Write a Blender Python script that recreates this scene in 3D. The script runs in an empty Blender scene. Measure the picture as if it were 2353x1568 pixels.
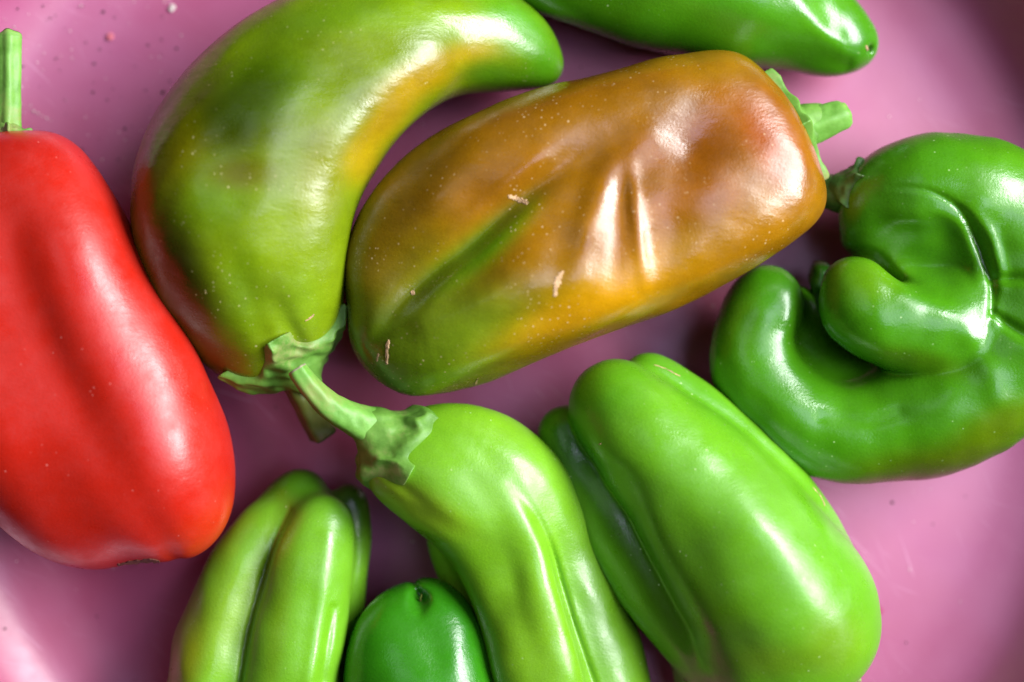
import bpy, math, random, time
import numpy as np
T0 = time.time()
random.seed(7)
# ------------------------------------------------------------------ units
# plans are drawn in "u": 1 u = 0.13 mm; the frame is 2353 x 1568 u on the bowl floor
S = 0.00013
CX, CY, D = 1176.5, 784.0, 3500.0
scene = bpy.context.scene
col = scene.collection

# ------------------------------------------------------------------ camera, light, exposure
cam_d = bpy.data.cameras.new('camera'); cam = bpy.data.objects.new('camera', cam_d); col.objects.link(cam)
cam.location = (0, 0, D * S)
cam_d.sensor_width = 36.0
cam_d.lens = 36.0 * D / 2353.0
cam_d.clip_start = 0.01; cam_d.clip_end = 20
cam_d.dof.use_dof = True
cam_d.dof.focus_distance = (D - 320) * S
cam_d.dof.aperture_fstop = 3.2
scene.camera = cam
scene.render.resolution_x = 1024; scene.render.resolution_y = 682

w = bpy.data.worlds.new("World"); scene.world = w; w.use_nodes = True
bg = w.node_tree.nodes['Background']
bg.inputs['Color'].default_value = (0.80, 0.92, 1.0, 1); bg.inputs['Strength'].default_value = 0.006

def area(name, az, el, dist, sx, sy, power, color, roll=0):
    """soft lamp standing at azimuth az (0 = frame right, 90 = frame top) and elevation el, aimed at the bowl"""
    l = bpy.data.lights.new(name, 'AREA'); l.shape = 'RECTANGLE'; l.size = sx; l.size_y = sy
    l.energy = power; l.color = color
    o = bpy.data.objects.new(name, l); col.objects.link(o)
    a, e = math.radians(az), math.radians(el)
    o.location = (dist*math.cos(e)*math.cos(a), dist*math.cos(e)*math.sin(a), dist*math.sin(e))
    from mathutils import Vector
    o.rotation_euler = (-Vector(o.location)).to_track_quat('-Z', 'Y').to_euler()
    return o
area('window_light', 16, 39, 1.5, 1.3, 0.64, 61.0, (0.95, 0.97, 1.0))
area('skylight', 5, 70, 1.3, 0.7, 0.42, 3.6, (0.68, 0.65, 1.0))
area('far_skylight', 142, 66, 1.4, 0.55, 0.4, 0.7, (0.80, 0.88, 1.0))
scene.view_settings.view_transform = 'Standard'; scene.view_settings.look = 'None'
scene.view_settings.exposure = 0.0; scene.view_settings.gamma = 1.0

# ------------------------------------------------------------------ helpers
def lin(h):
    v = [int(h[i:i+2], 16)/255 for i in (0, 2, 4)]
    return np.array([x/12.92 if x <= 0.04045 else ((x+0.055)/1.055)**2.4 for x in v])
def W(x, y, z):
    k = 1 - z / D
    return np.array([(x-CX)*k, (CY-y)*k, z], dtype=np.float32)
def smin(a, b, k):
    h = np.maximum(k - np.abs(a-b), 0) / k
    return np.minimum(a, b) - h*h*k*0.25
def smax(a, b, k): return -smin(-a, -b, k)
def catmull(pts, sub):
    p = np.array(pts, dtype=np.float64); n = len(p); out = []
    for i in range(n-1):
        p0 = p[max(i-1, 0)]; p1 = p[i]; p2 = p[i+1]; p3 = p[min(i+2, n-1)]
        for s in range(sub):
            t = s/sub
            out.append(0.5*((2*p1)+(-p0+p2)*t+(2*p0-5*p1+4*p2-p3)*t*t+(-p0+3*p1-3*p2+p3)*t**3))
    out.append(p[-1]); return np.array(out)

class Tube:
    """round swept body through (x, y, z, radius) points"""
    def __init__(s, pts, sub=6, flat=1.0):
        sub = 6
        q = [(*W(x, y, z), r*(1-z/D)) for (x, y, z, r) in pts]
        s.c = catmull(q, sub).astype(np.float32) if len(q) > 1 else np.array(q, dtype=np.float32)
        s.flat = flat
    def bounds(s):
        return (s.c[:, :3]-s.c[:, 3:]).min(0), (s.c[:, :3]+s.c[:, 3:]).max(0)
    def __call__(s, P):
        acc = np.zeros(len(P), dtype=np.float32); K = 6.0; n = len(s.c)-1; vs = np.empty((n, len(P)), np.float32)
        if len(s.c) == 1:
            d = P - s.c[0, :3]; return np.sqrt((d*d).sum(1)) - s.c[0, 3]
        for i in range(len(s.c)-1):
            a = s.c[i, :3]; b = s.c[i+1, :3]; ab = b-a; L = float(ab @ ab) + 1e-6
            ap = P - a
            t = np.clip((ap @ ab)/L, 0, 1)
            d = ap - t[:, None]*ab
            v = np.sqrt(np.einsum('ij,ij->i', d, d)) - (s.c[i, 3] + t*(s.c[i+1, 3]-s.c[i, 3]))
            vs[i] = v
        m = vs.min(0)
        for i in range(n): acc += np.exp((m-vs[i])/K)
        return m-K*np.log(acc)+K*0.8

class Crease:
    """a furrow (positive depth) or ridge (negative) on the upper side, through (x, y, depth, width) points"""
    def __init__(s, pts, zt, zgate, sub=4, sharp=False):
        q = [(*W(x, y, zt)[:2], a, wd) for (x, y, a, wd) in pts]
        s.c = catmull(q, sub).astype(np.float32); s.zg = zgate; s.sharp = sharp
    def __call__(s, P):
        bd = np.full(len(P), 1e9, dtype=np.float32); ba = np.zeros(len(P), np.float32); bw = np.ones(len(P), np.float32)
        lo = s.c[:, :2].min(0)-150; hi = s.c[:, :2].max(0)+150
        m = np.where((P[:, 0] > lo[0]) & (P[:, 0] < hi[0]) & (P[:, 1] > lo[1]) & (P[:, 1] < hi[1]) & (P[:, 2] > s.zg-60))[0]
        res = np.zeros(len(P), np.float32)
        if len(m) == 0: return res
        Q = P[m, :2]; bd = bd[m]; ba = ba[m]; bw = bw[m]
        for i in range(len(s.c)-1):
            a = s.c[i, :2]; ab = s.c[i+1, :2]-a; L = float(ab @ ab)+1e-6
            ap = Q-a; t = np.clip((ap @ ab)/L, 0, 1); d = ap - t[:, None]*ab
            v = np.sqrt((d*d).sum(1)); k = v < bd
            bd = np.where(k, v, bd); ba = np.where(k, s.c[i, 2]+t*(s.c[i+1, 2]-s.c[i, 2]), ba)
            bw = np.where(k, s.c[i, 3]+t*(s.c[i+1, 3]-s.c[i, 3]), bw)
        x = bd/bw
        prof = np.exp(-x) if s.sharp else np.exp(-x*x)
        gate = 1/(1+np.exp(-np.clip((P[m, 2]-s.zg)/12, -20, 20)))
        res[m] = ba*prof*gate
        return res

class Dent:
    def __init__(s, x, y, z, depth, rx, ry, ang=0, rz=None):
        s.c = W(x, y, z); s.d = depth; a = math.radians(-ang)
        s.u = np.array([math.cos(a), math.sin(a)], np.float32); s.rx = rx; s.ry = ry; s.rz = rz or max(rx, ry)*1.5
    def __call__(s, P):
        q = P - s.c
        u = (q[:, 0]*s.u[0]+q[:, 1]*s.u[1])/s.rx; v = (-q[:, 0]*s.u[1]+q[:, 1]*s.u[0])/s.ry
        return s.d*np.exp(-np.clip(u*u+v*v+(q[:, 2]/s.rz)**2, 0, 30))

class Noise:
    def __init__(s, seed, amp, wl, n=7):
        r = np.random.RandomState(seed); d = r.normal(size=(n, 3)); d /= np.linalg.norm(d, axis=1)[:, None]
        s.k = (d*2*np.pi/(wl*(0.6+0.9*r.rand(n)))[:, None]).astype(np.float32); s.p = (r.rand(n)*6.28).astype(np.float32)
        s.a = amp*math.sqrt(2/n)
    def __call__(s, P):
        o = np.zeros(len(P), np.float32)
        for k, p in zip(s.k, s.p): o += np.sin(P @ k + p)
        return o*s.a

from concurrent.futures import ThreadPoolExecutor
POOL = ThreadPoolExecutor(4)
def par(f, P):
    ch = [P[i:i+25000] for i in range(0, len(P), 25000)]
    return np.concatenate(list(POOL.map(f, ch))) if len(ch) > 1 else f(P)

class Body:
    def __init__(s, tubes, k, mods, floor=2.0, ks=None, clips=()):
        s.clips = [(np.array(n, np.float32)/np.float32(np.linalg.norm(n)), np.array(W(*p)), kk) for (n, p, kk) in clips]
        s.tubes = tubes; s.k = k; s.mods = mods; s.ks = ks or [k]*(len(tubes)); s.floor = floor
    def bounds(s, pad=14):
        b = [t.bounds() for t in s.tubes]
        return np.min([x[0] for x in b], 0)-pad, np.max([x[1] for x in b], 0)+pad
    def __call__(s, P):
        v = s.tubes[0](P)
        for t, k in zip(s.tubes[1:], s.ks[1:]): v = smin(v, t(P), k)
        for (n, p, kk) in s.clips: v = smax(v, (P-p) @ n, kk)
        for m in s.mods: v = v + m(P)
        return smax(v, s.floor - P[:, 2], 20)

def polygonise(f, lo, hi, h, project=2, c=6):
    lo = np.array(lo, np.float32); n = (np.ceil((np.array(hi)-lo)/h/c).astype(int)+1)
    bc = np.stack(np.meshgrid(*[np.arange(k) for k in n], indexing='ij'), -1).reshape(-1, 3)
    ctr = (lo + (bc*c+(c-1)/2)*h).astype(np.float32)
    cv = par(f, ctr); act = np.abs(cv) < c*h*1.0+14
    N = n*c
    V = np.repeat(np.repeat(np.repeat(cv.reshape(n), c, 0), c, 1), c, 2).astype(np.float32)
    off = np.stack(np.meshgrid(*[np.arange(c)]*3, indexing='ij'), -1).reshape(-1, 3)
    idx = (bc[act][:, None, :]*c + off[None]).reshape(-1, 3)
    P = (lo + idx*h).astype(np.float32)
    vals = par(f, P)
    V[idx[:, 0], idx[:, 1], idx[:, 2]] = vals
    ins = V < 0
    strd = np.array([N[1]*N[2], N[2], 1])
    acc = {}
    cells = []; pts = []; quads = []
    for ax in range(3):
        sl0 = [slice(None)]*3; sl1 = [slice(None)]*3; sl0[ax] = slice(0, -1); sl1[ax] = slice(1, None)
        cr = ins[tuple(sl0)] != ins[tuple(sl1)]
        e = np.argwhere(cr)
        b, d = (ax+1) % 3, (ax+2) % 3
        e = e[(e[:, b] > 0) & (e[:, d] > 0)]
        e1 = e.copy(); e1[:, ax] += 1
        v0 = V[e[:, 0], e[:, 1], e[:, 2]]; v1 = V[e1[:, 0], e1[:, 1], e1[:, 2]]
        t = v0/(v0-v1)
        p = e.astype(np.float32); p[:, ax] += t
        q = []
        for (db, dd) in ((-1, -1), (0, -1), (0, 0), (-1, 0)):
            ce = e.copy(); ce[:, b] += db; ce[:, d] += dd
            cid = ce @ strd; q.append(cid); cells.append(cid); pts.append(p)
        q = np.stack(q, 1); q[v0 >= 0] = q[v0 >= 0][:, ::-1]
        quads.append(q)
    cells = np.concatenate(cells); pts = np.concatenate(pts); quads = np.concatenate(quads)
    uq, inv = np.unique(cells, return_inverse=True)
    cnt = np.bincount(inv).astype(np.float32)
    vv = np.stack([np.bincount(inv, pts[:, i])/cnt for i in range(3)], 1)
    verts = (lo + vv*h).astype(np.float32)
    faces = np.searchsorted(uq, quads)
    for _ in range(project):
        g, v = grad(f, verts)
        verts = verts - np.clip(v, -h, h)[:, None]*g
    return verts, faces

def grad(f, P, e=1.0):
    v = par(f, P); g = np.zeros_like(P)
    for i in range(3):
        q = P.copy(); q[:, i] += e; g[:, i] = (par(f, q)-v)/e
    n2 = (g*g).sum(1)+1e-6
    return g/np.maximum(n2, 0.25)[:, None], v

def screen(P):
    k = 1-P[:, 2]/D
    return P[:, 0]/k+CX, CY-P[:, 1]/k

def obj(name, verts, faces, m, parent=None, colors=None, smooth=True, base=None):
    """verts in u; ONE mesh object, its origin at base (u) or at its parent's"""
    if parent is not None: base = np.array(parent['base_u'])
    if base is None: base = np.zeros(3)
    me = bpy.data.meshes.new(name)
    V = ((np.asarray(verts)-np.asarray(base))*S).astype(np.float32)
    if isinstance(faces, np.ndarray):
        me.vertices.add(len(V)); me.vertices.foreach_set('co', V.ravel())
        k = faces.shape[1]
        me.loops.add(len(faces)*k); me.loops.foreach_set('vertex_index', faces.astype(np.int32).ravel())
        me.polygons.add(len(faces)); me.polygons.foreach_set('loop_start', np.arange(0, len(faces)*k, k, dtype=np.int32))
        me.polygons.foreach_set('loop_total', np.full(len(faces), k, np.int32))
        me.update(calc_edges=True)
    else:
        me.from_pydata(V.tolist(), [], faces); me.update()
    me.polygons.foreach_set('use_smooth', np.full(len(me.polygons), smooth, dtype=bool))
    if colors is not None:
        a = me.color_attributes.new('skin_colour', 'FLOAT_COLOR', 'POINT')
        a.data.foreach_set('color', np.concatenate([colors, np.ones((len(colors), 1))], 1).astype(np.float32).ravel())
    me.materials.append(m)
    o = bpy.data.objects.new(name, me); col.objects.link(o)
    if parent is not None: o.parent = parent
    else: o.location = tuple(np.asarray(base)*S)
    return o
def thing(name, label, cat, x, y, group=None):
    o = bpy.data.objects.new(name, None); col.objects.link(o)
    b = W(x, y, 0).astype(float); o.location = tuple(b*S); o['base_u'] = [float(t) for t in b]
    o['label'] = label; o['category'] = cat; o.empty_display_size = 0.02
    if group: o['group'] = group
    return o

# ------------------------------------------------------------------ materials
def nodes(name):
    m = bpy.data.materials.new(name); m.use_nodes = True
    nt = m.node_tree; return m, nt, nt.nodes, nt.links, nt.nodes['Principled BSDF']
def N_(nt, kind, **kw):
    n = nt.nodes.new(kind)
    for k, v in kw.items():
        if k in n.inputs: n.inputs[k].default_value = v
        else: setattr(n, k, v)
    return n
def ramp(nt, src, a, b, ca=(0, 0, 0, 1), cb=(1, 1, 1, 1)):
    r = nt.nodes.new('ShaderNodeValToRGB'); nt.links.new(src, r.inputs['Fac'])
    r.color_ramp.elements[0].position = a; r.color_ramp.elements[1].position = b
    r.color_ramp.elements[0].color = ca; r.color_ramp.elements[1].color = cb
    return r.outputs['Color']
def mixc(nt, fac, a, b, mode='MIX'):
    n = nt.nodes.new('ShaderNodeMix'); n.data_type = 'RGBA'; n.blend_type = mode
    for i, v in ((0, fac), (6, a), (7, b)):
        if hasattr(v, 'links'): nt.links.new(v, n.inputs[i])
        else: n.inputs[i].default_value = v
    return n.outputs[2]

DEEP = 0.76
def skin_material(name, rough=0.2, mottle=0.18, dust=0.0, dust_col=(0.55, 0.42, 0.25, 1), sss=0.05, sss_col=(0.5, 0.9, 0.1), micro=1.1, wrinkle=0.16):
    m, nt, ns, lk, b = nodes(name)
    tc = N_(nt, 'ShaderNodeTexCoord'); at = N_(nt, 'ShaderNodeAttribute', attribute_name='skin_colour')
    n1 = N_(nt, 'ShaderNodeTexNoise', Scale=55.0, Detail=4.0, Roughness=0.6); lk.new(tc.outputs['Object'], n1.inputs['Vector'])
    g = ramp(nt, n1.outputs['Fac'], 0.3, 0.7, ((1-mottle)*DEEP, (1-mottle)*DEEP, (1-mottle)*DEEP, 1), ((1+mottle)*DEEP, (1+mottle)*DEEP, (1+mottle)*DEEP, 1))
    base = mixc(nt, 1.0, at.outputs['Color'], g, 'MULTIPLY')
    n2 = N_(nt, 'ShaderNodeTexNoise', Scale=2600.0, Detail=1.0); lk.new(tc.outputs['Object'], n2.inputs['Vector'])
    base = mixc(nt, 1.0, base, ramp(nt, n2.outputs['Fac'], 0.3, 0.7, (0.93, 0.93, 0.93, 1), (1.06, 1.06, 1.06, 1)), 'MULTIPLY')
    if dust > 0:
        v = N_(nt, 'ShaderNodeTexVoronoi', Scale=420.0, Randomness=1.0); lk.new(tc.outputs['Object'], v.inputs['Vector'])
        spot = ramp(nt, v.outputs['Distance'], 0.03, 0.17, (1, 1, 1, 1), (0, 0, 0, 1))
        sep = N_(nt, 'ShaderNodeSeparateColor'); lk.new(v.outputs['Color'], sep.inputs['Color'])
        sel = ramp(nt, sep.outputs[0], 1-dust, 1-dust+0.02)
        n3 = N_(nt, 'ShaderNodeTexNoise', Scale=38.0, Detail=2.0); lk.new(tc.outputs['Object'], n3.inputs['Vector'])
        cl = ramp(nt, n3.outputs['Fac'], 0.45, 0.62)
        f = mixc(nt, 1.0, mixc(nt, 1.0, spot, sel, 'MULTIPLY'), cl, 'MULTIPLY')
        base = mixc(nt, f, base, dust_col)
        v = N_(nt, 'ShaderNodeTexVoronoi', Scale=1000.0, Randomness=1.0); lk.new(tc.outputs['Object'], v.inputs['Vector'])
        sep = N_(nt, 'ShaderNodeSeparateColor'); lk.new(v.outputs['Color'], sep.inputs['Color'])
        f = mixc(nt, 1.0, mixc(nt, 1.0, ramp(nt, v.outputs['Distance'], 0.1, 0.35, (1, 1, 1, 1), (0, 0, 0, 1)), ramp(nt, sep.outputs[1], 1-dust*0.8, 1-dust*0.8+0.02), 'MULTIPLY'), cl, 'MULTIPLY')
        base = mixc(nt, mixc(nt, 1.0, f, (0.6, 0.6, 0.6, 1), 'MULTIPLY'), base, dust_col)
    lk.new(base, b.inputs['Base Color'])
    n4 = N_(nt, 'ShaderNodeTexNoise', Scale=90.0, Detail=5.0, Roughness=0.7); lk.new(tc.outputs['Object'], n4.inputs['Vector'])
    r = N_(nt, 'ShaderNodeMapRange'); lk.new(n4.outputs['Fac'], r.inputs['Value'])
    r.inputs['From Min'].default_value = 0.35; r.inputs['From Max'].default_value = 0.7
    r.inputs['To Min'].default_value = rough*0.75; r.inputs['To Max'].default_value = rough*1.5
    lk.new(r.outputs['Result'], b.inputs['Roughness'])
    nb = N_(nt, 'ShaderNodeTexNoise', Scale=1500.0, Detail=2.0); lk.new(tc.outputs['Object'], nb.inputs['Vector'])
    b1 = N_(nt, 'ShaderNodeBump', Strength=micro*0.4, Distance=0.00011); lk.new(nb.outputs['Fac'], b1.inputs['Height'])
    mp = N_(nt, 'ShaderNodeMapping'); mp.inputs['Rotation'].default_value = (0.3, 0.2, 0.8); mp.inputs['Scale'].default_value = (1, 2.6, 1)
    lk.new(tc.outputs['Object'], mp.inputs['Vector'])
    nw = N_(nt, 'ShaderNodeTexNoise', Scale=110.0, Detail=3.0, Roughness=0.55); lk.new(mp.outputs['Vector'], nw.inputs['Vector'])
    b2 = N_(nt, 'ShaderNodeBump', Strength=wrinkle, Distance=0.0006); lk.new(nw.outputs['Fac'], b2.inputs['Height'])
    lk.new(b1.outputs['Normal'], b2.inputs['Normal']); lk.new(b2.outputs['Normal'], b.inputs['Normal'])
    b.inputs['IOR'].default_value = 1.5
    b.inputs['Specular IOR Level'].default_value = 0.68
    b.inputs['Subsurface Weight'].default_value = sss
    b.inputs['Subsurface Radius'].default_value = sss_col
    b.inputs['Subsurface Scale'].default_value = 0.004
    return m

def stem_material(name, dark, light, brown, rough=0.5):
    m, nt, ns, lk, b = nodes(name)
    tc = N_(nt, 'ShaderNodeTexCoord')
    n1 = N_(nt, 'ShaderNodeTexNoise', Scale=140.0, Detail=5.0, Roughness=0.65); lk.new(tc.outputs['Object'], n1.inputs['Vector'])
    c = ramp(nt, n1.outputs['Fac'], 0.28, 0.72, (*dark, 1), (*light, 1))
    n2 = N_(nt, 'ShaderNodeTexNoise', Scale=70.0, Detail=6.0, Roughness=0.7); lk.new(tc.outputs['Object'], n2.inputs['Vector'])
    c = mixc(nt, ramp(nt, n2.outputs['Fac'], 0.52, 0.78), c, (*brown, 1))
    lk.new(c, b.inputs['Base Color']); b.inputs['Roughness'].default_value = rough
    n3 = N_(nt, 'ShaderNodeTexNoise', Scale=500.0, Detail=4.0, Roughness=0.6); lk.new(tc.outputs['Object'], n3.inputs['Vector'])
    bp = N_(nt, 'ShaderNodeBump', Strength=0.5, Distance=0.00025); lk.new(n3.outputs['Fac'], bp.inputs['Height']); lk.new(bp.outputs['Normal'], b.inputs['Normal'])
    b.inputs['Subsurface Weight'].default_value = 0.1; b.inputs['Subsurface Radius'].default_value = (0.5, 0.9, 0.2); b.inputs['Subsurface Scale'].default_value = 0.002
    return m

def plain_material(name, colr, rough=0.7, var=0.3, scale=300):
    m, nt, ns, lk, b = nodes(name)
    tc = N_(nt, 'ShaderNodeTexCoord'); n1 = N_(nt, 'ShaderNodeTexNoise', Scale=float(scale), Detail=4.0, Roughness=0.6); lk.new(tc.outputs['Object'], n1.inputs['Vector'])
    a = tuple(x*(1-var) for x in colr); c2 = tuple(min(1, x*(1+var)) for x in colr)
    lk.new(ramp(nt, n1.outputs['Fac'], 0.35, 0.65, (*a, 1), (*c2, 1)), b.inputs['Base Color']); b.inputs['Roughness'].default_value = rough
    bp = N_(nt, 'ShaderNodeBump', Strength=0.7, Distance=0.0003); lk.new(n1.outputs['Fac'], bp.inputs['Height']); lk.new(bp.outputs['Normal'], b.inputs['Normal'])
    return m

def bowl_material():
    m, nt, ns, lk, b = nodes('pink_plastic')
    tc = N_(nt, 'ShaderNodeTexCoord')
    n1 = N_(nt, 'ShaderNodeTexNoise', Scale=9.0, Detail=4.0, Roughness=0.6); lk.new(tc.outputs['Object'], n1.inputs['Vector'])
    c = ramp(nt, n1.outputs['Fac'], 0.38, 0.66, (0.37, 0.042, 0.125, 1), (0.42, 0.09, 0.215, 1))
    # whitish rubbed patches and thin scratches in three directions
    total = None
    for i, (rot, sc, lo_) in enumerate(((0.35, 34, 0.68), (1.25, 28, 0.68), (0.8, 50, 0.67))):
        mr = N_(nt, 'ShaderNodeMapping'); mr.inputs['Rotation'].default_value = (0, 0, rot); lk.new(tc.outputs['Object'], mr.inputs['Vector'])
        mp = N_(nt, 'ShaderNodeMapping'); mp.inputs['Scale'].default_value = (1, 28, 1); mp.inputs['Location'].default_value = (i*3.1, i*1.7, 0)
        lk.new(mr.outputs['Vector'], mp.inputs['Vector'])
        n = N_(nt, 'ShaderNodeTexNoise', Scale=float(sc), Detail=2.0, Roughness=0.5, Distortion=0.05); lk.new(mp.outputs['Vector'], n.inputs['Vector'])
        s_ = ramp(nt, n.outputs['Fac'], lo_, lo_+0.05)
        total = s_ if total is None else mixc(nt, 1.0, total, s_, 'ADD')
    n5 = N_(nt, 'ShaderNodeTexNoise', Scale=28.0, Detail=2.0); lk.new(tc.outputs['Object'], n5.inputs['Vector'])
    total = mixc(nt, 1.0, total, ramp(nt, n5.outputs['Fac'], 0.47, 0.66), 'MULTIPLY')
    f = mixc(nt, 1.0, total, (0.32, 0.32, 0.32, 1), 'MULTIPLY')
    c = mixc(nt, f, c, (0.80, 0.45, 0.62, 1))
    lk.new(c, b.inputs['Base Color'])
    mq = N_(nt, 'ShaderNodeMapping'); mq.inputs['Rotation'].default_value = (0, 0, 0.9); mq.inputs['Scale'].default_value = (1, 1.6, 1); lk.new(tc.outputs['Object'], mq.inputs['Vector'])
    n4 = N_(nt, 'ShaderNodeTexNoise', Scale=30.0, Detail=6.0, Roughness=0.7); lk.new(mq.outputs['Vector'], n4.inputs['Vector'])
    r = N_(nt, 'ShaderNodeMapRange'); lk.new(n4.outputs['Fac'], r.inputs['Value'])
    r.inputs['From Min'].default_value = 0.3; r.inputs['From Max'].default_value = 0.7
    r.inputs['To Min'].default_value = 0.38; r.inputs['To Max'].default_value = 0.56
    lk.new(r.outputs['Result'], b.inputs['Roughness'])
    mp = N_(nt, 'ShaderNodeMapping'); lk.new(tc.outputs['Object'], mp.inputs['Vector'])
    nb = N_(nt, 'ShaderNodeTexNoise', Scale=60.0, Detail=6.0, Roughness=0.6); lk.new(mp.outputs['Vector'], nb.inputs['Vector'])
    b1 = N_(nt, 'ShaderNodeBump', Strength=0.12, Distance=0.0006); lk.new(nb.outputs['Fac'], b1.inputs['Height'])
    b2 = N_(nt, 'ShaderNodeBump', Strength=0.4, Distance=0.0001); lk.new(f, b2.inputs['Height']); lk.new(b1.outputs['Normal'], b2.inputs['Normal'])
    lk.new(b2.outputs['Normal'], b.inputs['Normal'])
    b.inputs['Specular IOR Level'].default_value = 1.0
    b.inputs['IOR'].default_value = 1.6
    return m

M_green = skin_material('green_skin', 0.24, 0.10, 0.06, (0.5, 0.7, 0.3, 1))
M_light = skin_material('light_green_skin', 0.32, 0.10, 0.05, (0.6, 0.75, 0.35, 1))
M_olive = skin_material('olive_skin', 0.27, 0.2, 0.13, (0.55, 0.5, 0.22, 1), wrinkle=0.3)
M_orange = skin_material('orange_brown_skin', 0.27, 0.22, 0.2, (0.75, 0.55, 0.3, 1), sss_col=(1, 0.5, 0.1), wrinkle=0.3)
M_red = skin_material('red_skin', 0.36, 0.06, 0.04, (0.85, 0.3, 0.25, 1), sss_col=(1, 0.2, 0.1), wrinkle=0.08)
M_stem = stem_material('stem_green', (0.10, 0.28, 0.025), (0.24, 0.52, 0.09), (0.25, 0.22, 0.06))
M_stem_old = stem_material('stem_olive_brown', (0.08, 0.11, 0.015), (0.16, 0.17, 0.03), (0.2, 0.12, 0.03))
M_stem_dark = stem_material('stem_dark_green', (0.03, 0.09, 0.012), (0.07, 0.17, 0.03), (0.12, 0.12, 0.03))
M_calyx = stem_material('calyx_green', (0.07, 0.20, 0.015), (0.20, 0.42, 0.06), (0.36, 0.24, 0.13), 0.55)
M_cork = plain_material('corky_scar', (0.52, 0.33, 0.17), 0.8)
M_cut = plain_material('dry_cut_end', (0.42, 0.40, 0.24), 0.8)
M_bowl = bowl_material()

# ------------------------------------------------------------------ bowl
def build_bowl():
    prof = [(0, 0), (300, 0), (600, 0), (800, 0), (980, 0), (1070, 3), (1140, 10), (1198, 24), (1250, 50), (1296, 88), (1332, 136), (1360, 190), (1382, 250), (1400, 305), (1414, 335), (1446, 352), (1482, 346), (1500, 322), (1496, 300), (1478, 296),
            (1460, 306), (1432, 300), (1412, 250), (1380, 176), (1336, 100), (1278, 34), (1200, -8), (1110, -30), (1090, -52), (1060, -52), (1045, -26), (600, -22), (0, -22)]
    prof = [(r+(30 if r > 1240 else 0), z*0.84 if z > 0 else z) for (r, z) in prof]
    prof = catmull(prof, 3)
    n = 160; cx, cy = W(1185, 800, 0)[:2]
    V = []; F = []
    for (r, z) in prof:
        for j in range(n):
            a = 2*math.pi*j/n; V.append((cx+r*math.cos(a), cy+r*math.sin(a), z))
    for i in range(len(prof)-1):
        for j in range(n):
            k = (j+1) % n; F.append((i*n+j, i*n+k, (i+1)*n+k, (i+1)*n+j))
    F = np.array(F)[:, :]
    o = obj('plastic_bowl', V, F, M_bowl, base=(cx, cy, -50))
    o['label'] = 'round pink plastic bowl, scuffed, holding all the peppers'; o['category'] = 'bowl'
build_bowl()
def scuff():
    b = bpy.data.objects['plastic_bowl']; b['base_u'] = [float(v/S) for v in b.location]
    V = []; F = []; n = 26; rs = np.random.RandomState(3)
    for i in range(n):
        a = math.radians(-82+100*i/(n-1)); wd = 6*math.sin(math.pi*(i+0.2)/(n-0.6))**0.6+rs.rand()
        for r in (118-wd, 118+wd):
            P = W(1925+r*math.cos(a), 1462+r*math.sin(a)*0.9, 0); P[2] = 1.2+max(0, math.hypot(P[0]-(1185-CX), P[1]-(CY-800))-1110)*0.08; V.append(P)
    F = [(2*i, 2*i+1, 2*i+3, 2*i+2) for i in range(n-1)]
    obj('scuff_mark', V, F, plain_material('scuffed_pink', (0.36, 0.05, 0.13), 0.4, 0.1), b)
scuff()

# ------------------------------------------------------------------ pepper pieces
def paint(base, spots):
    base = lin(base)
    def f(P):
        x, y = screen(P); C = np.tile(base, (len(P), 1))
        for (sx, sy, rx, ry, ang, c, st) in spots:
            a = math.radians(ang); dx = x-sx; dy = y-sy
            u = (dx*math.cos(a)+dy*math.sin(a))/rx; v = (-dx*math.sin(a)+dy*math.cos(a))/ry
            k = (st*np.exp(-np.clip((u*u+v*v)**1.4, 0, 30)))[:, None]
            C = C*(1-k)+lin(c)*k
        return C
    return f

def make_body(parent, body, m, color, h=5.0, name='body'):
    lo, hi = body.bounds(); lo[2] = max(lo[2], -4)
    v, f = polygonise(body, lo, hi, h)
    return obj(name, v, f, m, parent, colors=color(v))

def frame(a):
    a = a/np.linalg.norm(a); u = np.cross(a, [0, 0, 1.0]); u /= np.linalg.norm(u); return a, u, np.cross(a, u)

def make_calyx(parent, body, O, axis, R, m, seed, thick=7, lobes=5, amp=0.22, phase=0.0, rot_lobe=None, neck=40, h=3.0, depth=140, stretch=1.0, cone=None):
    """a thin green cap that follows the pepper's shoulder, its rim pulled out into pointed lobes"""
    O = np.array(O, np.float32); a, u, w_ = frame(np.array(axis, float)); ns = Noise(seed, 1.7, 40); nr = Noise(seed+5, 5.0, 100); nf = Noise(seed+9, 0.25, 18)
    def f(P):
        q = P-O; al = q @ a.astype(np.float32); x = q @ u.astype(np.float32); y = q @ w_.astype(np.float32)/stretch
        rho = np.sqrt(x*x+y*y)+1e-3; th = np.arctan2(y, x)
        sp = np.abs(np.sin((th+phase)*lobes/2)); RR = R*(1-amp*0.6+amp*2.0*(1-sp)**1.6)+nr(P)
        bd = body(P)
        fold = 2.2*np.cos(th*lobes*2+1.0)*np.clip(rho/R, 0, 1)
        lift = 5*np.clip((rho-R*0.7)/(R*0.4), 0, 1)**2
        shell = np.maximum(bd-(thick+ns(P)+nf(P)+fold+lift), -(bd+5))
        v = smax(shell, rho-RR, 7)
        v = np.maximum(v, -al-depth)
        if cone is not None: v = smin(v, cone(P)+ns(P)*0.7, 16)
        return v
    ext = R*1.6+20
    lo = O-ext; hi = O+ext
    blo, bhi = body.bounds(20)
    lo = np.maximum(lo, blo-60); hi = np.minimum(hi, bhi+60); lo[2] = max(lo[2], -5)
    v, fc = polygonise(f, lo, hi, h, project=1)
    return obj('calyx', v, fc, m, parent)

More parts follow.
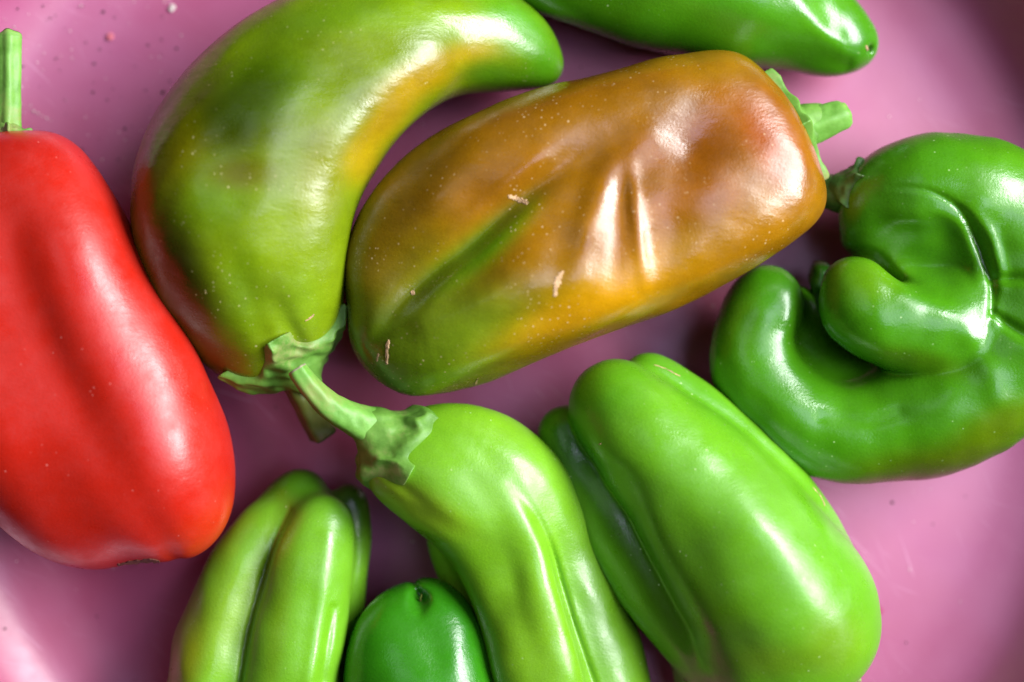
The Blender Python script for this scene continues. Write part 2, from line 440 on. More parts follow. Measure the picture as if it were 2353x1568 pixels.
def make_stem(parent, pts, m, seed, ribs=5, end=True, name='stem', cut_m=None, nseg=48, ribamp=0.07, squash=1.0):
    q = catmull([(*W(x, y, z), r*(1-z/D)) for (x, y, z, r) in pts], 10)
    rs = np.random.RandomState(seed); nz = Noise(seed, 1.3, 30); ph = rs.rand()*6
    V = []; n = nseg; L = len(q); F = []
    for i in range(L):
        t = q[min(i+1, L-1), :3]-q[max(i-1, 0), :3]; t /= np.linalg.norm(t)
        u = np.cross(t, [0, 0, 1.0]); u /= np.linalg.norm(u); w_ = np.cross(u, t)
        for j in range(n):
            a = 2*math.pi*j/n
            r = q[i, 3]*(1+ribamp*math.cos(ribs*a+ph+0.004*i)+0.025*math.cos(2*a+ph))
            V.append(q[i, :3]+r*(math.cos(a)*u+squash*math.sin(a)*w_))
    V = np.array(V, np.float32); V += (nz(V)[:, None])*0.7*np.tile(np.array([[0.5, 0.5, 0.7]]), (len(V), 1))
    for i in range(L-1):
        for j in range(n):
            k = (j+1) % n; F.append((i*n+j, (i+1)*n+j, (i+1)*n+k, i*n+k))
    o = obj(name, V, np.array(F)[:, ::-1], m, parent)
    if end:
        t = q[-1, :3]-q[-2, :3]; t /= np.linalg.norm(t); last = V[-n:]; c = last.mean(0)
        rings = [last, c+(last-c)*0.93+t*4, c+(last-c)*0.75+t*3.0, c+(last-c)*0.4-t*3]
        VV = np.concatenate(rings+[np.array([c-t*4])]); FF = []
        for i in range(3):
            for j in range(n):
                k = (j+1) % n; FF.append((i*n+j, i*n+k, (i+1)*n+k, (i+1)*n+j))
        for j in range(n): FF.append((3*n+j, 3*n+(j+1) % n, 4*n))
        obj('cut_end', VV, FF, cut_m or M_cut, parent)
    return o

def on_surface(f, x, y, z0=620, steps=60):
    """drop points onto the skin along the line of sight of a straight-down look"""
    x = np.asarray(x, float); y = np.asarray(y, float); z = np.full(len(x), float(z0))
    for _ in range(steps):
        P = np.stack([(x-CX)*(1-z/D), (CY-y)*(1-z/D), z], 1).astype(np.float32)
        z = z - np.clip(f(P), -20, 60)*0.8
    return P
def make_scar(parent, f, pts, wd, seed, m=None, name='scar', lift=1.3):
    """a dry corky mark lying on the skin along a short path"""
    rs = np.random.RandomState(seed); c = catmull(pts, 6)[:, :2]; L = len(c); K = 7
    xs = []; ys = []; hs = []
    for i in range(L):
        t = c[min(i+1, L-1)]-c[max(i-1, 0)]; t /= np.linalg.norm(t); nrm = np.array([-t[1], t[0]])
        e = math.sin(math.pi*(i+0.4)/(L-0.2))**0.5
        wl = wd*e*(0.5+0.9*rs.rand()); wr = wd*e*(0.5+0.9*rs.rand())
        for j in range(K):
            s = j/(K-1); o_ = -wl+(wl+wr)*s
            p = c[i]+nrm*o_+rs.normal(size=2)*0.5; xs.append(p[0]); ys.append(p[1]); hs.append((lift if 0 < j < K-1 and 0 < i < L-1 else -1.0)*(0.5+rs.rand()))
    P = on_surface(f, xs, ys); g, _ = grad(f, P); P = P+g*np.array(hs)[:, None]
    F = [(i*K+j, i*K+j+1, (i+1)*K+j+1, (i+1)*K+j) for i in range(L-1) for j in range(K-1)]
    return obj(name, P, F, m or M_cork, parent, smooth=False)
T = Tube
def tick(n): print('%-24s %.1fs' % (n, time.time()-T0), flush=True)
G = 'peppers in the pink bowl'

# ------------------------------------------------------------------ 1 red pepper
def red():
    t = thing('red_pepper', 'glossy bright red pepper with upright green stem at the left edge of the bowl', 'pepper', 150, 800, G)
    b = Body([
        T([(75, 425, 300, 132), (140, 570, 305, 162), (212, 740, 305, 174), (285, 900, 300, 184), (345, 1050, 285, 184), (385, 1150, 265, 142)]),
        T([(15, 442, 285, 124), (-25, 600, 285, 177), (0, 800, 275, 192), (80, 980, 260, 202), (170, 1110, 250, 172), (225, 1190, 235, 122)]),
        T([(50, 600, 150, 150), (150, 900, 140, 160), (250, 1080, 140, 150)])], 80,
        [Crease([(20, 480, 4, 50), (60, 620, 12, 58), (140, 800, 15, 58), (235, 980, 15, 55), (310, 1130, 11, 50), (362, 1250, 8, 36), (372, 1300, 7, 20)], 420, 230),
         Dent(372, 1308, 200, 16, 14, 14), Dent(60, 300, 260, 14, 60, 40),
         Noise(11, 2.2, 260), Noise(12, 0.2, 90)])
    make_body(t, b, M_red, paint('d42616', [(60, 330, 200, 60, 0, 'c81a0a', .6), (470, 1230, 120, 60, -30, 'd83208', .6)]), 5.5)
    O = W(20, 345, 285)
    make_calyx(t, b, O, (0, 1, 0.02), 40, M_calyx, 3, depth=20, cone=T([(20, 330, 280, 30), (20, 300, 285, 27)]))
    make_stem(t, [(20, 330, 275, 30), (20, 270, 285, 27), (22, 180, 292, 25), (22, 100, 296, 26), (22, 88, 296, 27)], M_stem, 4)
    make_scar(t, b, [(268, 1298), (300, 1293), (345, 1288), (368, 1292)], 5, 5, m=plain_material('brown_blossom_end', (0.16, 0.05, 0.03), 0.7))
red(); tick('red')

# ------------------------------------------------------------------ 2 bent olive green pepper
def bent():
    t = thing('bent_pepper', 'large bent olive green pepper blushing yellow and brown, curled like a hook', 'pepper', 650, 420, G)
    b = Body([
        T([(1252, 155, 150, 38), (1200, 122, 162, 75), (1110, 88, 185, 113), (1010, 82, 205, 135), (890, 112, 225, 168), (760, 178, 240, 205), (648, 292, 245, 233), (561, 444, 245, 250),
           (562, 582, 240, 222), (594, 690, 230, 182), (618, 760, 220, 130)], sub=5),
        T([(560, 700, 225, 100), (556, 772, 220, 78)]), T([(660, 640, 235, 100), (690, 700, 235, 72)]),
        T([(955, 143, 270, 86), (872, 182, 305, 97), (780, 266, 325, 101), (710, 382, 330, 101), (684, 520, 325, 100), (672, 630, 300, 95), (668, 705, 262, 80)])], 46,
        [Dent(540, 415, 480, 16, 95, 65, 40), Dent(505, 300, 480, 10, 60, 50), Dent(600, 470, 480, -9, 60, 60),
         Crease([(1120, 110, -3, 50), (1000, 115, -10, 55), (880, 190, -5, 60), (755, 340, -4, 60)], 460, 300),
         Crease([(640, 700, 8, 26), (668, 760, 14, 22), (680, 800, 14, 22)], 350, 210),
         Dent(665, 825, 230, 30, 55, 50), Crease([(520, 560, 3, 40), (560, 640, 6, 30), (600, 760, 8, 26)], 420, 300),
         Noise(21, 3.0, 230), Noise(22, 0.5, 85)])
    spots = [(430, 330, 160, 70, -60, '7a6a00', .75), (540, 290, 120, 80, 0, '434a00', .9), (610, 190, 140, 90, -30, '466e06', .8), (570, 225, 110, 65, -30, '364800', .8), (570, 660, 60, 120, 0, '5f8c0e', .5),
             (410, 640, 75, 230, -22, '2a2c02', .95), (330, 470, 30, 110, 8, '5c5602', .7), (500, 450, 90, 90, 0, '5f8a08', .6), (560, 400, 90, 40, 0, '665a06', .75),  # darkest lower-left flank: brown skin painted deeper to cut red bounce light
             (1010, 160, 150, 42, -25, 'b8920a', .9), (890, 270, 130, 42, -50, 'b8920a', .9), (830, 370, 60, 45, -70, 'c0a010', .8), (1150, 180, 110, 40, 10, '4c8c0a', .8), (960, 30, 230, 50, 0, '86b40a', .6), (760, 30, 200, 50, -15, '5a8010', .75),
             (1200, 60, 120, 60, 40, '4aa61a', .75), (1260, 160, 60, 60, 0, '4d9a10', .8), (690, 560, 120, 200, 0, '98b414', .4), (740, 400, 60, 120, 10, 'a09010', .4), (520, 830, 60, 60, 0, '5a5004', .6), (680, 690, 60, 80, 0, '88b422', .5)]
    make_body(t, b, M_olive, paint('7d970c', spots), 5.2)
    O = W(668, 815, 235)
    ax = np.array([0.50, -0.86, 0.0])
    make_calyx(t, b, O, ax, 122, M_calyx, 31, thick=11, lobes=5, amp=0.28, phase=0.35, neck=40, h=2.6, depth=34,
               cone=T([(672, 825, 245, 62), (690, 850, 240, 38), (706, 880, 225, 30)]))
    make_stem(t, [(668, 830, 240, 44), (682, 880, 215, 34), (705, 930, 190, 30), (728, 975, 165, 31), (742, 998, 155, 32)], M_stem_old, 33, ribs=4, ribamp=0.12, cut_m=M_stem_dark)
    make_scar(t, b, [(700, 738), (712, 732), (722, 722)], 2.0, 36)
bent(); tick('bent')

# ------------------------------------------------------------------ 3 orange pepper
def orange():
    t = thing('orange_pepper', 'wide orange brown pepper with a green groove and corky scars, in the middle', 'pepper', 1330, 500, G)
    b = Body([
        T([(890, 610, 250, 105), (985, 512, 265, 143), (1130, 425, 275, 164), (1330, 348, 280, 174), (1530, 285, 275, 150), (1650, 245, 265, 112)], sub=5),
        T([(930, 745, 250, 135), (1010, 755, 260, 160), (1130, 692, 270, 188), (1290, 612, 280, 198), (1480, 532, 285, 194), (1630, 460, 280, 180), (1715, 430, 272, 155), (1768, 416, 265, 116)], sub=5),
        T([(1672, 218, 255, 90), (1770, 320, 258, 120), (1796, 424, 255, 102)]), T([(1640, 330, 245, 140), (1690, 385, 250, 140)]),
        T([(960, 690, 170, 130), (1300, 500, 170, 170), (1620, 380, 170, 150)])], 70,
        [Crease([(850, 790, 4, 20), (905, 715, 14, 24), (985, 635, 22, 26), (1080, 560, 24, 26), (1190, 455, 22, 26), (1290, 375, 14, 34), (1400, 310, 5, 40)], 430, 330),
         Crease([(1330, 640, -4, 40), (1240, 680, -8, 46), (1100, 705, -14, 40), (980, 745, -10, 36)], 450, 320), Dent(1200, 645, 470, -15, 100, 62, -20),
         Dent(1080, 640, 480, 14, 90, 34, -42), Dent(1625, 325, 470, 13, 85, 60, -60), Dent(1560, 540, 460, 6, 120, 50, -20), Dent(1540, 520, 480, 12, 55, 120, 10), 
         Crease([(1490, 310, -5, 34), (1400, 395, -11, 32), (1352, 520, -10, 30), (1320, 640, -6, 30)], 470, 330),
         Crease([(1455, 380, -3, 16), (1462, 460, -6, 15), (1474, 560, -7, 15), (1488, 650, -3, 16)], 470, 330),
         Dent(1425, 520, 470, 7, 22, 110, 4), Dent(1210, 590, 480, -8, 90, 50, -30), Dent(1000, 450, 440, -6, 80, 40, -45), Dent(1230, 380, 460, -7, 90, 30, -30),
         Dent(1290, 560, 470, 7, 50, 40), Dent(1185, 800, 420, -5, 60, 60), Dent(1250, 720, 450, 7, 50, 30, -20),
         Noise(41, 2.4, 260), Noise(42, 0.3, 95)],
        clips=[((0.883, 0.47, 0.05), (1843, 298, 250), 60), ((0.06, 0.03, 1), (1600, 380, 436), 70), ((0.33, -0.95, 0.2), (1500, 742, 250), 40), ((-0.28, 0.96, 0.25), (1345, 158, 250), 50)])
    spots = [(950, 720, 190, 210, -15, '7a8a10', .75), (1130, 800, 260, 110, -20, '8a9410', .7), (1450, 660, 260, 70, -25, 'd09a08', .85), (980, 850, 230, 100, -15, '6a9c10', .95), (880, 820, 130, 110, 30, '3f6a06', .9), (1020, 760, 190, 90, -20, '7a9418', .8), (790, 670, 60, 90, 0, '3c5004', .85), (840, 620, 70, 60, 0, '8a7606', .6),
             (1110, 570, 140, 42, -43, '5a8c08', .95), (1190, 490, 70, 26, -43, '6a7c06', .7), (1010, 640, 90, 32, -40, '6c8c10', .8),
             (1350, 200, 360, 70, -18, '93600a', .85), (1560, 330, 200, 90, -20, '8f4f0a', .6), (950, 430, 200, 70, -45, '7f5c08', .8), (870, 560, 90, 90, 0, '8a6a08', .6), (1640, 330, 120, 90, -60, '8a4a06', .75), (1700, 240, 90, 60, 40, 'b06a12', .6), (1780, 330, 60, 120, -25, 'b4500e', .75),
             (1640, 150, 120, 40, 5, 'a07406', .7), (1650, 620, 260, 70, -35, 'a87006', .6), (1350, 720, 250, 60, -25, 'd89a06', .7), (1150, 420, 150, 60, -30, '9c620e', .6), (1440, 520, 90, 120, 0, 'b8720e', .55), (1600, 450, 130, 60, -20, 'a85e0c', .5), (1020, 910, 120, 26, -20, '8a8806', .6)]
    make_body(t, b, M_orange, paint('a26e08', spots), 5.2)
    make_calyx(t, b, W(1828, 283, 200), (0.88, 0.48, -0.05), 108, M_calyx, 51, thick=12, lobes=5, amp=0.2, phase=0.2, h=2.8, depth=34,
               cone=T([(1825, 295, 215, 48), (1862, 285, 220, 38), (1876, 280, 220, 36)]))
    make_stem(t, [(1830, 302, 218, 44), (1872, 288, 224, 41), (1912, 272, 230, 37), (1936, 265, 232, 33), (1944, 262, 232, 28)], M_stem, 52, ribs=5, ribamp=0.04, cut_m=M_stem)
    make_scar(t, b, [(1166, 450), (1184, 456), (1198, 460), (1214, 468)], 8, 61)
    make_scar(t, b, [(1294, 622), (1284, 640), (1278, 660), (1274, 684)], 8, 62)
    make_scar(t, b, [(893, 780), (890, 805), (888, 840)], 4.5, 63)
    make_scar(t, b, [(870, 812), (865, 832)], 3, 64)
    make_scar(t, b, [(945, 668), (952, 678)], 6, 65)
    make_scar(t, b, [(1098, 868), (1092, 884)], 2, 66)
orange(); tick('orange')

# ------------------------------------------------------------------ 4 top green pepper
def top():
    t = thing('green_pepper', 'long mid green pepper with blunt tip at the top edge, above the orange one', 'pepper', 1600, 0, G)
    b = Body([
        T([(1050, -180, 150, 110), (1180, -160, 160, 150), (1330, -125, 165, 172), (1500, -65, 165, 172), (1680, -5, 160, 148), (1820, 50, 150, 112), (1915, 95, 135, 78), (1965, 113, 125, 44)], sub=5),
        T([(1750, -60, 150, 110), (1880, 30, 145, 74), (1965, 92, 130, 40)])], 40,
        [Crease([(1300, -60, 5, 50), (1500, 10, 10, 50), (1700, 60, 12, 40), (1850, 110, 8, 30), (1970, 130, 8, 16)], 280, 150),
         Crease([(1790, -60, -4, 30), (1880, 50, -7, 24), (1950, 95, -4, 18)], 280, 150),
         Dent(1993, 112, 160, 16, 10, 12), Dent(1935, 75, 190, 6, 24, 16, 40), Noise(71, 2.6, 220), Noise(72, 0.3, 80)])
    make_body(t, b, M_green, paint('4f9a10', [(1560, 120, 300, 50, 15, '2f6c06', .6), (1650, 0, 200, 40, 15, '5aaa1c', .5), (1980, 110, 40, 60, 0, '3f8a10', .6), (1880, 20, 60, 60, 40, '5aa810', .6)]), 5.2)
    make_scar(t, b, [(1990, 104), (1994, 118)], 3, 73, name='blossom_scar')
top(); tick('top')

# ------------------------------------------------------------------ 5 folded green pepper
def folded():
    t = thing('folded_pepper', 'glossy green pepper folded over on itself like a fist, at the right edge', 'pepper', 2120, 720, G)
    b = Body([
        T([(1762, 696, 170, 86), (1728, 772, 170, 88), (1742, 862, 175, 96), (1818, 940, 180, 102), (1925, 990, 185, 112), (2050, 980, 190, 124), (2170, 935, 200, 145), (2290, 850, 215, 155), (2400, 720, 220, 165)], sub=5),
        T([(2006, 502, 200, 82), (2052, 455, 205, 104), (2120, 440, 215, 124), (2230, 450, 220, 135), (2330, 530, 220, 145), (2400, 680, 220, 155)], sub=5),
        T([(1964, 642, 275, 62), (1990, 712, 272, 94), (2070, 742, 262, 104), (2160, 760, 250, 112), (2240, 750, 235, 110)], sub=5),
        T([(2140, 570, 150, 125), (2260, 700, 180, 140), (2240, 850, 150, 140)]),
        T([(1830, 770, 75, 75), (1860, 855, 80, 92), (1960, 890, 85, 100), (2080, 890, 95, 105)]),
        T([(2010, 560, 165, 78), (2110, 560, 165, 110)]), T([(1832, 700, 105, 46), (1838, 780, 108, 66), (1880, 862, 105, 85), (1960, 905, 110, 92), (2070, 905, 115, 98)])], 34,
        [Crease([(1900, 590, 12, 14), (1960, 575, 22, 12), (2030, 590, 20, 12), (2080, 645, 14, 14), (2150, 680, 4, 16)], 300, 130),
         Crease([(2060, 425, 1, 8), (2140, 436, 4, 7), (2205, 472, 5, 7), (2250, 530, 7, 8), (2280, 600, 8, 8), (2292, 670, 7, 8), (2275, 750, 3, 9)], 360, 220),
         Crease([(2160, 480, -3, 16), (2215, 520, -8, 14), (2250, 590, -7, 14), (2262, 640, -4, 14)], 360, 220),
         Crease([(2230, 480, -3, 16), (2280, 540, -8, 14), (2302, 610, -8, 14), (2308, 650, -3, 14)], 360, 220),
         Crease([(2300, 640, 8, 10), (2353, 640, 8, 12), (2420, 650, 2, 20)], 360, 220), Crease([(2290, 720, 8, 9), (2353, 770, 8, 14), (2420, 800, 2, 20)], 360, 220),
         Crease([(2120, 715, -4, 34), (2205, 745, -6, 30), (2245, 790, -5, 26), (2272, 850, -7, 24), (2292, 920, -5, 24)], 360, 200),
         Dent(2150, 600, 330, 22, 70, 28, 10), Dent(2100, 500, 320, -10, 60, 30), Dent(2250, 470, 330, -8, 40, 40),
         Crease([(1890, 960, 3, 16), (2000, 970, 5, 16), (2060, 950, 3, 16)], 300, 200),
         Noise(81, 2.4, 200), Noise(82, 0.45, 80)], ks=[0, 60, 14, 60, 24, 40, 30])
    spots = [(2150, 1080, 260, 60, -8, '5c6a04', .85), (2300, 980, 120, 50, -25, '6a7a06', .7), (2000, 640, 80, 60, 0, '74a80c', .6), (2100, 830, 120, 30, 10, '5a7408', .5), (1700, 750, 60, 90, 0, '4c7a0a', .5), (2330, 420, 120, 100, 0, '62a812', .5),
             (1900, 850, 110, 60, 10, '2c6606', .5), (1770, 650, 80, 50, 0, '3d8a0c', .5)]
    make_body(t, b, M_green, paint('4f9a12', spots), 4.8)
    make_calyx(t, b, W(1972, 432, 205), (-0.9, 0.3, 0.0), 52, M_stem_dark, 85, thick=7, amp=0.2, h=2.6, depth=30, cone=T([(1990, 435, 195, 46), (1955, 442, 190, 44), (1935, 445, 180, 40)]))
    make_stem(t, [(1990, 438, 200, 40), (1940, 445, 185, 44), (1890, 435, 160, 38), (1840, 410, 140, 34)], M_stem_dark, 86, ribamp=0.05)
    # a small dark knob of the pepper's own flesh shows in the gap between its two folds
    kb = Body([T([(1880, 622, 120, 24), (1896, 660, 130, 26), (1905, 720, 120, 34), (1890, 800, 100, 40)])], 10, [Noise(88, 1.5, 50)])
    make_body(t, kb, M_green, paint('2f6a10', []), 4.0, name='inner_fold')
folded(); tick('folded')

# ------------------------------------------------------------------ 6 light green pepper with long stem
def ridged():
    t = thing('ridged_pepper', 'long pale green pepper, ridged along its back, curved stem touching the bent pepper', 'pepper', 1180, 1250, G)
    b = Body([
        T([(925, 1068, 245, 92), (1000, 1095, 250, 118), (1085, 1160, 250, 122), (1150, 1260, 245, 108), (1190, 1370, 240, 105), (1225, 1490, 235, 108), (1260, 1610, 230, 110)], sub=5),
        T([(985, 1025, 240, 88), (1090, 1050, 240, 112), (1190, 1125, 222, 118), (1262, 1240, 172, 113), (1316, 1370, 152, 112), (1360, 1500, 145, 113), (1386, 1610, 142, 113)], sub=5),
        T([(1090, 1085, 290, 46), (1160, 1150, 302, 50), (1208, 1240, 303, 50), (1238, 1350, 302, 48), (1267, 1450, 299, 48), (1293, 1575, 295, 48)]),
        T([(1045, 1225, 140, 68), (1108, 1330, 135, 90), (1165, 1450, 130, 104), (1215, 1600, 130, 110)])], 30,
        [Crease([(1180, 1110, 2, 16), (1228, 1180, 6, 12), (1266, 1265, 9, 10), (1288, 1343, 10, 10), (1320, 1450, 10, 10), (1368, 1590, 10, 10)], 300, 180), Dent(1130, 1460, 340, 7, 36, 160, 20),
         Dent(1130, 1290, 340, 12, 50, 90, -20), Dent(1000, 1190, 330, 6, 90, 22, 25), Dent(930, 1120, 320, 5, 60, 14, 35), Dent(905, 1050, 240, 12, 40, 50),
         Dent(1180, 1400, 360, 5, 40, 120, -15), Noise(91, 1.4, 220), Noise(92, 0.35, 80)])
    spots = [(960, 1160, 140, 40, 30, '9ab41e', .6), (1190, 1480, 110, 170, -15, '8cb81c', .4), (1100, 1330, 70, 110, -30, '6ea812', .5), (1390, 1500, 70, 170, -15, '6aa61c', .5), (1080, 960, 160, 40, 15, '88c422', .5)]
    make_body(t, b, M_light, paint('82c426', spots), 5.0)
    make_calyx(t, b, W(905, 1022, 250), (-0.86, 0.50, 0.0), 104, M_calyx, 95, thick=11, lobes=5, amp=0.07, phase=0.5, h=2.6, depth=64,
               cone=T([(902, 1020, 258, 66), (880, 1000, 268, 52), (850, 985, 275, 44)]))
    make_stem(t, [(905, 1020, 250, 66), (868, 990, 272, 49), (815, 965, 300, 37), (760, 935, 325, 31), (716, 893, 345, 26), (692, 862, 352, 24), (684, 850, 353, 23)], M_stem, 96, ribs=5, ribamp=0.05)
ridged(); tick('ridged')

# ------------------------------------------------------------------ 7 broad light green pepper
def broad():
    t = thing('broad_pepper', 'broad smooth light green pepper with a deep side groove at lower right', 'pepper', 1650, 1220, G)
    b = Body([
        T([(1410, 932, 250, 106), (1475, 1005, 265, 134), (1580, 1105, 275, 162), (1678, 1228, 280, 186), (1762, 1350, 275, 200), (1810, 1425, 262, 184), (1828, 1458, 255, 156)], sub=5),
        T([(1848, 1378, 250, 145), (1876, 1444, 245, 130)]), T([(1740, 1475, 240, 150), (1775, 1500, 240, 140)]),
        T([(1300, 995, 170, 68), (1350, 1090, 175, 84), (1420, 1200, 185, 100), (1530, 1330, 190, 118), (1650, 1450, 190, 130), (1740, 1540, 190, 130)], sub=5),
        T([(1490, 880, 190, 66), (1600, 955, 190, 78), (1715, 1070, 190, 88), (1815, 1215, 190, 96), (1870, 1320, 200, 100)], sub=4),
        T([(1600, 1480, 105, 72), (1650, 1600, 110, 90)])], 14,
        [Crease([(1620, 1060, -3, 40), (1720, 1180, -6, 38), (1810, 1310, -6, 38), (1860, 1400, -4, 38)], 460, 330),
         Dent(1590, 1250, 470, 13, 55, 100, -30), Dent(1450, 1120, 400, 8, 50, 60, -30), Dent(1700, 1480, 440, 6, 60, 50), Dent(1930, 1568, 240, 24, 50, 50), Dent(1505, 1000, 440, -5, 50, 60),
         Crease([(1310, 990, 2, 24), (1350, 1055, 6, 24), (1415, 1092, 9, 26), (1446, 1160, 7, 26), (1465, 1240, 5, 26), (1530, 1370, 5, 26), (1590, 1450, 5, 26), (1640, 1540, 4, 26)], 250, 120),
         Dent(1660, 1100, 460, 4, 40, 60, -30), Noise(101, 3.0, 230), Noise(102, 0.35, 85)], ks=[0, 60, 60, 16, 14, 40])
    spots = [(1560, 1300, 120, 150, -25, '659a22', .6), (1620, 1440, 180, 90, 30, '5c8c0a', .7), (1700, 1490, 90, 60, 0, '6a9c30', .5), (1300, 1030, 70, 110, -20, '3f8a0a', .7), (1450, 1240, 110, 60, 50, '5a9410', .5),  # grey-green patches left of centre and low down: overhead sky reflection painted in
             (1400, 900, 110, 60, -30, '58a80e', .6), (1600, 900, 200, 30, 40, '58a818', .6), (1920, 1480, 80, 80, 0, '7a9c10', .6), (1780, 1520, 120, 40, 0, '72901a', .5), (1900, 1230, 30, 160, -30, '66b41c', .5)]
    make_body(t, b, M_light, paint('72ba20', spots), 5.2)
    make_scar(t, b, [(1500, 838), (1530, 848), (1565, 866)], 1.1, 107, lift=0.5)
    make_scar(t, b, [(1376, 1022), (1382, 1020)], 2.2, 108)
    make_scar(t, b, [(1866, 1118), (1885, 1140), (1896, 1165)], 0.9, 109, lift=0.5)
    make_calyx(t, b, W(1892, 1552, 215), (0.45, -0.89, 0), 58, M_calyx, 105, thick=11, h=3.4, depth=40, cone=T([(1895, 1550, 215, 36), (1925, 1590, 215, 26)]))
    make_stem(t, [(1898, 1548, 215, 32), (1930, 1590, 215, 25), (1950, 1650, 210, 24)], M_stem, 106)
broad(); tick('broad')

# ------------------------------------------------------------------ 8 lobed pepper bottom left
def lobed():
    t = thing('lobed_pepper', 'pale green pepper with deep lengthwise furrows, beside the red pepper at the bottom', 'pepper', 620, 1350, G)
    b = Body([
        T([(612, 1222, 175, 62), (572, 1300, 178, 84), (524, 1426, 180, 98), (500, 1520, 182, 106), (486, 1630, 182, 110)], sub=5),
        T([(732, 1208, 205, 76), (712, 1290, 215, 93), (695, 1390, 222, 101), (677, 1490, 225, 107), (657, 1620, 225, 112)], sub=5),
        T([(690, 1150, 130, 71), (640, 1240, 135, 80), (600, 1400, 140, 100), (600, 1600, 140, 120)]),
        T([(802, 1152, 110, 44), (808, 1220, 112, 40), (796, 1330, 125, 44), (782, 1420, 125, 50), (764, 1540, 125, 60), (756, 1630, 125, 60)], sub=5)], 20,
        [Crease([(655, 1185, 4, 10), (620, 1265, 6, 9), (592, 1353, 7, 8), (562, 1480, 7, 8), (545, 1600, 7, 8)], 280, 150),
         Crease([(750, 1240, -4, 20), (745, 1340, -6, 20), (728, 1450, -6, 18), (712, 1568, -6, 18)], 330, 200),
         Crease([(762, 1400, 5, 9), (750, 1480, 7, 9), (738, 1568, 6, 9)], 300, 150),
         Crease([(600, 1260, 3, 26), (560, 1370, 7, 26), (528, 1500, 7, 26), (510, 1600, 7, 26)], 270, 170), Noise(111, 2.6, 190), Noise(112, 0.35, 70)], ks=[0, 20, 40, 22])
    spots = [(680, 1110, 110, 60, 0, '3c7c0a', .8), (560, 1200, 60, 90, 20, '5c9410', .4), (805, 1150, 50, 90, 0, '2c5c08', .8), (430, 1500, 40, 120, 10, '9a8a0c', .7), (600, 1300, 30, 130, 15, '7a9c1c', .5), (520, 1420, 70, 140, 12, '96b41e', .5), (640, 1420, 26, 200, 8, '789c0c', .5), (740, 1450, 50, 150, 5, '7cc81e', .5)]
    make_body(t, b, M_light, paint('7cbe28', spots), 5.0)
lobed(); tick('lobed')

# ------------------------------------------------------------------ 9 small dark pepper
def small():
    t = thing('dark_pepper', 'small dark green pepper with a notched tip, between two pale ones at the bottom', 'pepper', 970, 1480, G)
    b = Body([
        T([(908, 1418, 215, 60), (905, 1480, 220, 96), (920, 1590, 220, 122), (930, 1700, 220, 125)], sub=5),
        T([(984, 1388, 200, 60), (1012, 1450, 210, 88), (1014, 1540, 220, 120), (1020, 1620, 220, 130), (1020, 1700, 220, 130)], sub=5),
        T([(960, 1480, 90, 88), (970, 1600, 110, 108), (970, 1700, 110, 108)])], 70,
        [Crease([(940, 1336, 3, 10), (952, 1352, 8, 10), (964, 1375, 14, 12), (968, 1396, 6, 12)], 240, 150), Dent(964, 1380, 275, 32, 17, 15, 0, 60),
         Dent(1000, 1500, 300, 6, 30, 60, -20), Noise(121, 2.0, 170), Noise(122, 0.2, 70)])
    make_body(t, b, M_green, paint('368a10', [(960, 1500, 90, 120, 0, '3f961a', .5), (1060, 1400, 50, 100, -30, '27780c', .5)]), 4.4)
    P = on_surface(b, [968], [1380])[0]
    sc = make_stem(t, [(966, 1386, P[2]-8, 4), (965, 1378, P[2]+6, 3), (969, 1366, P[2]+16, 1.5)], M_stem_old, 125, name='blossom_scar', end=False, nseg=8)
small(); tick('small')

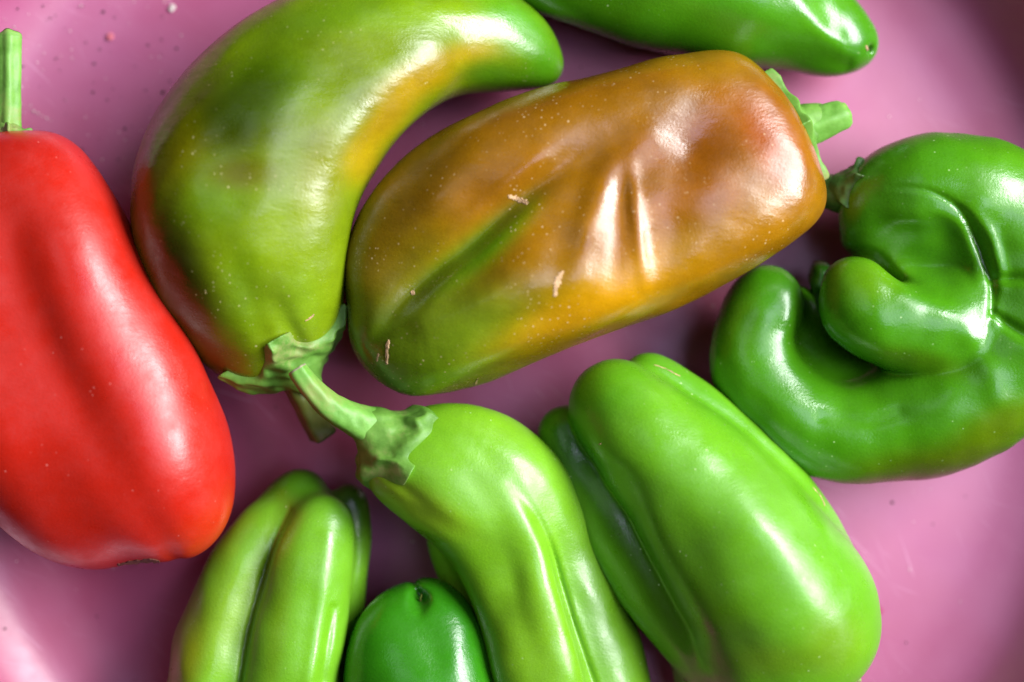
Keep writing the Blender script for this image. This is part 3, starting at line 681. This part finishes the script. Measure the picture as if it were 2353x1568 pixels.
# ------------------------------------------------------------------ crumbs and dirt on the plastic
def blob(rs, c, r, n=(5, 7), flat=0.6):
    V = []; F = []; a, b_ = n
    for i in range(a+1):
        ph = math.pi*i/a
        for j in range(b_):
            th = 2*math.pi*j/b_; k = r*(0.7+0.6*rs.rand())
            V.append((c[0]+k*math.sin(ph)*math.cos(th), c[1]+k*math.sin(ph)*math.sin(th), c[2]+flat*k*math.cos(ph)))
    for i in range(a):
        for j in range(b_): F.append((i*b_+j, (i+1)*b_+j, (i+1)*b_+(j+1) % b_, i*b_+(j+1) % b_))
    return V, F
def floor_z(P):
    r = math.hypot(P[0]-(1185-CX), P[1]-(CY-800)); xs = [0, 980, 1070, 1140, 1198, 1250, 1326, 1362]; zs = [0, 0, 3, 9, 21, 38, 75, 116]
    return float(np.interp(r, xs, zs))
def crumbs():
    rs = np.random.RandomState(5)
    Mw = plain_material('pale_crumb', (0.75, 0.66, 0.6), 0.8); Md = plain_material('dark_dirt', (0.06, 0.025, 0.035), 0.8); Mp = plain_material('pink_crumb', (0.7, 0.2, 0.25), 0.6)
    def one(x, y, r, m, name, label):
        P = W(x, y, 0); P[2] = floor_z(P)+r*0.4
        V, F = blob(rs, P, r, (7, 9)); o = obj(name, V, F, m, base=(float(P[0]), float(P[1]), float(P[2])), smooth=False); o['label'] = label; o['category'] = 'crumb'
    one(397, 20, 8, Mw, 'crumb', 'tiny whitish crumb on the pink plastic above the bent pepper, at the top edge')
    one(257, 88, 8, Mp, 'crumb', 'tiny reddish crumb on the pink plastic between the red and bent peppers')
    for m, nm, n, rr, lab in ((Md, 'dirt_specks', 150, 2.6, 'tiny dark dirt specks scattered over the pink plastic'), (Mw, 'dust_specks', 220, 1.8, 'tiny pale dust grains scattered over the pink plastic')):
        V = []; F = []
        fixed = [(217, 192), (216, 214), (375, 212), (287, 296), (2217, 1140), (2050, 1155), (225, 1415), (315, 1560)] if nm == 'dirt_specks' else [(60+i*9, 245+i*5) for i in range(8)]
        for i in range(n):
            if i < len(fixed): x, y = fixed[i]
            else:
                x, y = rs.rand()*2353, rs.rand()*1568
                if rs.rand() < 0.5: x, y = rs.rand()*420, rs.rand()*420
            P = W(x, y, 0); P[2] = floor_z(P)+0.5
            r = rr*(0.4+0.9*rs.rand()**2); r = r*1.5 if i < len(fixed) else r
            v, f = blob(rs, P, r, (3, 5), 0.7); k = len(V); V += v; F += [tuple(q+k for q in ff) for ff in f]
        o = obj(nm, V, F, m, smooth=False); o['label'] = lab; o['category'] = 'specks'; o['kind'] = 'stuff'
crumbs(); tick('done')
